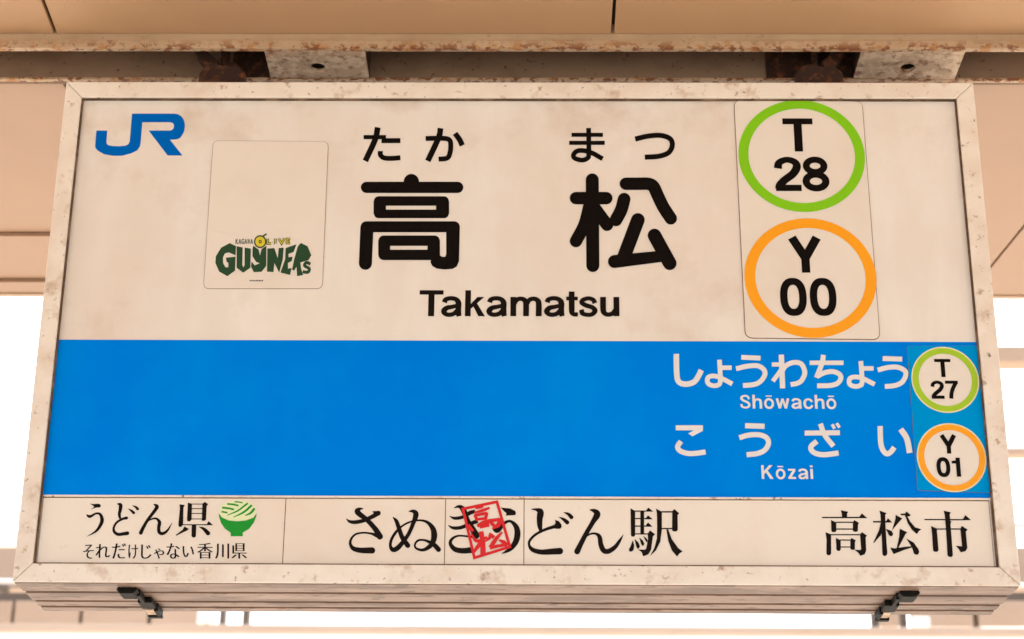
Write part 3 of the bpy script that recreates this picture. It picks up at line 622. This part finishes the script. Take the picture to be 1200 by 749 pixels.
# --- strip 4
pr = Print(YS); pr.gain = 1.06; S = pr.S; G = pr.poly; pr.zoom(610, 590, 10.7)
S([(135, 72, 8), (205, 80, 38), (248, 110, 80), (240, 200, 70), (242, 280, 60), (255, 345, 36)])
G([(430, 205), (480, 222), (512, 262), (516, 295), (500, 318), (440, 320), (425, 262), (440, 245)])
S([(490, 285, 62), (420, 293, 42), (300, 332, 34), (190, 390, 30), (120, 460, 30), (108, 520, 30), (150, 580, 50), (260, 610, 60), (400, 603, 72), (493, 598, 78)], None, 'r', cap0='b')
S([(480, 170, 4), (540, 200, 36), (585, 238, 50)], None, 'r', cap0='b'); S([(540, 112, 4), (600, 135, 36), (638, 173, 48)], None, 'r', cap0='b')
pr.zoom(670, 590, 10.7)
S([(225, 80, 10), (285, 95, 50), (318, 140, 78), (262, 240, 56), (180, 380, 55), (105, 525, 62), (68, 603, 70)], None, 'r', cap0='b')
S([(165, 430, 12), (230, 385, 22), (300, 380, 28), (348, 420, 50), (366, 520, 60), (400, 590, 62), (460, 600, 60), (540, 550, 50), (600, 470, 35), (648, 390, 4)])
pr.zoom(735, 590, 10.7)
G([(42, 62), (100, 95), (100, 400), (85, 418), (55, 415), (47, 400)]); G([(165, 95), (212, 95), (212, 385), (165, 385)])
for y, x in ((97, 235), (190, 235), (285, 235), (383, 265)): S([(95, y), (x, y)], 14)
G([(228, 104), (265, 52), (328, 104)]); G([(222, 200), (260, 150), (322, 200)]); G([(222, 293), (260, 238), (318, 293)])
G([(255, 385), (285, 338), (350, 388), (322, 415), (300, 580), (265, 640), (200, 665), (180, 610), (135, 580), (225, 580), (240, 560), (262, 440)])
G([(70, 460), (88, 530), (82, 580), (60, 605), (30, 605), (20, 580), (45, 530)]); G([(92, 445), (140, 490), (160, 535), (150, 565), (130, 570), (112, 540)]); G([(150, 425), (195, 465), (215, 505), (205, 530), (185, 530), (170, 495)]); G([(200, 410), (240, 435), (258, 470), (245, 490), (230, 470)])
G([(360, 65), (435, 105), (435, 330), (415, 480), (360, 590), (285, 662), (340, 560), (372, 440), (375, 300), (372, 120)])
S([(430, 107), (575, 107)], 16); G([(565, 100), (590, 70), (652, 125), (632, 145), (635, 335), (610, 355), (575, 350), (562, 335)]); S([(430, 316), (568, 316)], 14)
G([(490, 320), (515, 330), (560, 450), (640, 560), (695, 603), (655, 630), (625, 668), (560, 590), (515, 470)])
pr.build('character', M['brownblack'], strips[3], 'black brush-style kana and kanji')
pr = Print(YS); pr.gain = 1.06; S = pr.S; G = pr.poly; pr.zoom(960, 590, 10.7)
G([(270, 85), (365, 105), (350, 130), (350, 180), (285, 180), (283, 130)]); S([(35, 177), (520, 177)], 16); G([(490, 186), (535, 125), (605, 186)])
G([(148, 208), (215, 240), (215, 345), (200, 360), (165, 360), (152, 345)]); G([(422, 240), (440, 208), (500, 245), (487, 265), (485, 345), (465, 358), (435, 355), (422, 340)])
S([(210, 237), (425, 237)], 14); S([(212, 322), (425, 322)], 14)
G([(78, 360), (150, 390), (150, 630), (135, 650), (105, 650), (90, 630), (92, 450)]); S([(140, 393), (520, 393)], 14)
G([(512, 390), (535, 360), (600, 405), (582, 425), (590, 590), (570, 640), (515, 658), (490, 620), (440, 580), (520, 585), (525, 570)])
G([(208, 432), (270, 462), (270, 580), (255, 597), (228, 595), (215, 575)]); G([(390, 460), (405, 432), (460, 465), (448, 485), (448, 575), (430, 583), (400, 580), (390, 565)])
S([(262, 460), (398, 460)], 13); S([(265, 547), (395, 547)], 13)
pr.zoom(1020, 590, 10.7)
G([(112, 90), (203, 122), (185, 145), (190, 300), (212, 625), (205, 650), (180, 662), (155, 650), (150, 630), (140, 400), (125, 140)])
S([(33, 231), (230, 231)], 18); G([(190, 240), (218, 185), (275, 240)]); G([(128, 250), (160, 300), (130, 400), (40, 502), (38, 490), (110, 330)])
G([(195, 320), (265, 345), (285, 380), (275, 408), (250, 412), (230, 395)]); G([(315, 143), (400, 190), (375, 215), (270, 340), (285, 290), (315, 190)])
G([(375, 130), (430, 128), (455, 103), (508, 148), (485, 165), (465, 165), (500, 230), (560, 300), (640, 325), (605, 350), (582, 387), (520, 330), (470, 250), (445, 180), (430, 150), (385, 150)])
G([(368, 318), (462, 362), (440, 385), (350, 560), (330, 560), (360, 420)]); G([(247, 552), (300, 565), (430, 545), (520, 537), (525, 552), (420, 585), (290, 637)])
G([(450, 440), (540, 490), (600, 570), (612, 610), (600, 640), (570, 645), (545, 630), (520, 550)])
pr.zoom(1080, 590, 10.7)
G([(275, 92), (365, 112), (352, 140), (358, 220), (372, 230), (362, 260), (392, 650), (380, 672), (345, 672), (325, 655), (305, 330), (290, 150)])
S([(35, 203), (540, 206)], 14); G([(510, 212), (548, 147), (620, 210)]); G([(118, 283), (195, 320), (192, 345), (212, 590), (195, 608), (160, 607), (143, 590), (130, 380)])
S([(185, 322), (495, 322)], 14); G([(485, 320), (503, 282), (578, 330), (553, 355), (573, 560), (550, 600), (490, 615), (470, 580), (428, 530), (500, 540), (505, 530)])
pr.build('character', M['brownblack'], strips[3], 'black city name kanji')

# ------------------------------------------------------------------ far canopy of the opposite platform (out of focus)
fc = empty('far_canopy'); tag(fc, 'blurred cream canopy edge of the opposite platform seen beneath the sign', 'canopy')
def bar(name, x0, x1, y0, y1, Y, th, m, parent, tilt=0):
    a, b = P(x0, (y0+y1)/2, Y).x, P(x1, (y0+y1)/2, Y).x
    zt, zb = P((x0+x1)/2, y0, Y).z, P((x0+x1)/2, y1, Y).z
    return box(name, a, b, Y, Y+th, zb, zt, m, parent, .004)
bar('lower_beam', -300, 1500, 733, 742, 6.6, .12, M['far'], fc)
bar('gutter', -300, 1500, 744.5, 775, 6.45, .10, M['farwhite'], fc)
bar('fascia', -300, 240, 641, 690, 7.6, .10, M['far'], fc); bar('fascia', 960, 1500, 641, 690, 7.6, .10, M['far'], fc)
bar('shade_band', -300, 240, 694, 707, 7.4, .1, M['fardark'], fc); bar('shade_band', 960, 1500, 694, 707, 7.4, .1, M['fardark'], fc)  # dark bars added to paint the shaded underside of the canopy
for a, b in ((-200, -72), (-68, 12), (17, 92), (97, 172), (178, 232)): bar('soffit_board', a, b, 704, 734, 7.2, .03, M['far'], fc)
for a, b in ((1031, 1053), (1067, 1140), (1147, 1220), (1226, 1400)): bar('soffit_board', a, b, 704, 734, 7.2, .03, M['far'], fc)
for a, b in ((9, 20), (89, 100), (169, 181), (257, 264), (284, 292), (1022, 1030), (1056, 1063), (1138, 1149), (1218, 1228)): bar('rafter', a, b, 703, 735, 7.25, .08, M['fardark'], fc)
bar('bracket', 231, 254, 717, 730, 7.0, .06, M['farwhite'], fc); bar('bracket', 1070, 1090, 722, 733, 7.0, .06, M['farwhite'], fc)
bar('post', 239, 245, 730, 733, 6.62, .05, M['far'], fc)
pp = empty('conduit_pipe'); tag(pp, 'thin white conduit running along the far canopy fascia', 'pipe')
bm = bmesh.new(); z_ = P(5, 681, 7.2).z; add_cyl(bm, (P(-300, 681, 7.2).x, 7.2, z_), (P(1500, 681, 7.2).x, 7.2, z_), .012, 12); from_bm('pipe_run', bm, M['farwhite'], pp)
bm = bmesh.new(); q = P(4, 688, 7.15); add_cyl(bm, (q.x-.04, 7.15, q.z), (q.x+.03, 7.15, q.z-.01), .022, 12); from_bm('pipe_joint', bm, M['fardark'], pp)
# canopy frame to the right of the sign and pale bars to the left
rf = empty('roof_frame'); tag(rf, 'blurred cream roof beams behind the ring-stickered end of the sign', 'roof frame')
bar('roof_beam', 1000, 1500, 405, 424, 8.4, .15, M['far'], rf); bar('roof_beam', 1000, 1500, 524, 533, 8.6, .1, M['far'], rf)
bar('roof_rail', 1000, 1500, 612, 618, 8.2, .05, M['fargrey'], rf)
lf = empty('wire_rail'); tag(lf, 'pale grey rails and thin wire in the bright sky behind the rail logo end', 'rail')
bar('grey_rail', -300, 150, 597, 612, 8.2, .06, M['fargrey'], lf); bar('grey_rail', -300, 150, 622, 638, 8.0, .06, M['farwhite'], lf)
bm = bmesh.new(); z_ = P(20, 519, 8.0).z; add_cyl(bm, (P(-300, 519, 8).x, 8, z_), (P(200, 519, 8).x, 8, z_), .006, 8); from_bm('wire', bm, M['fargrey'], lf)
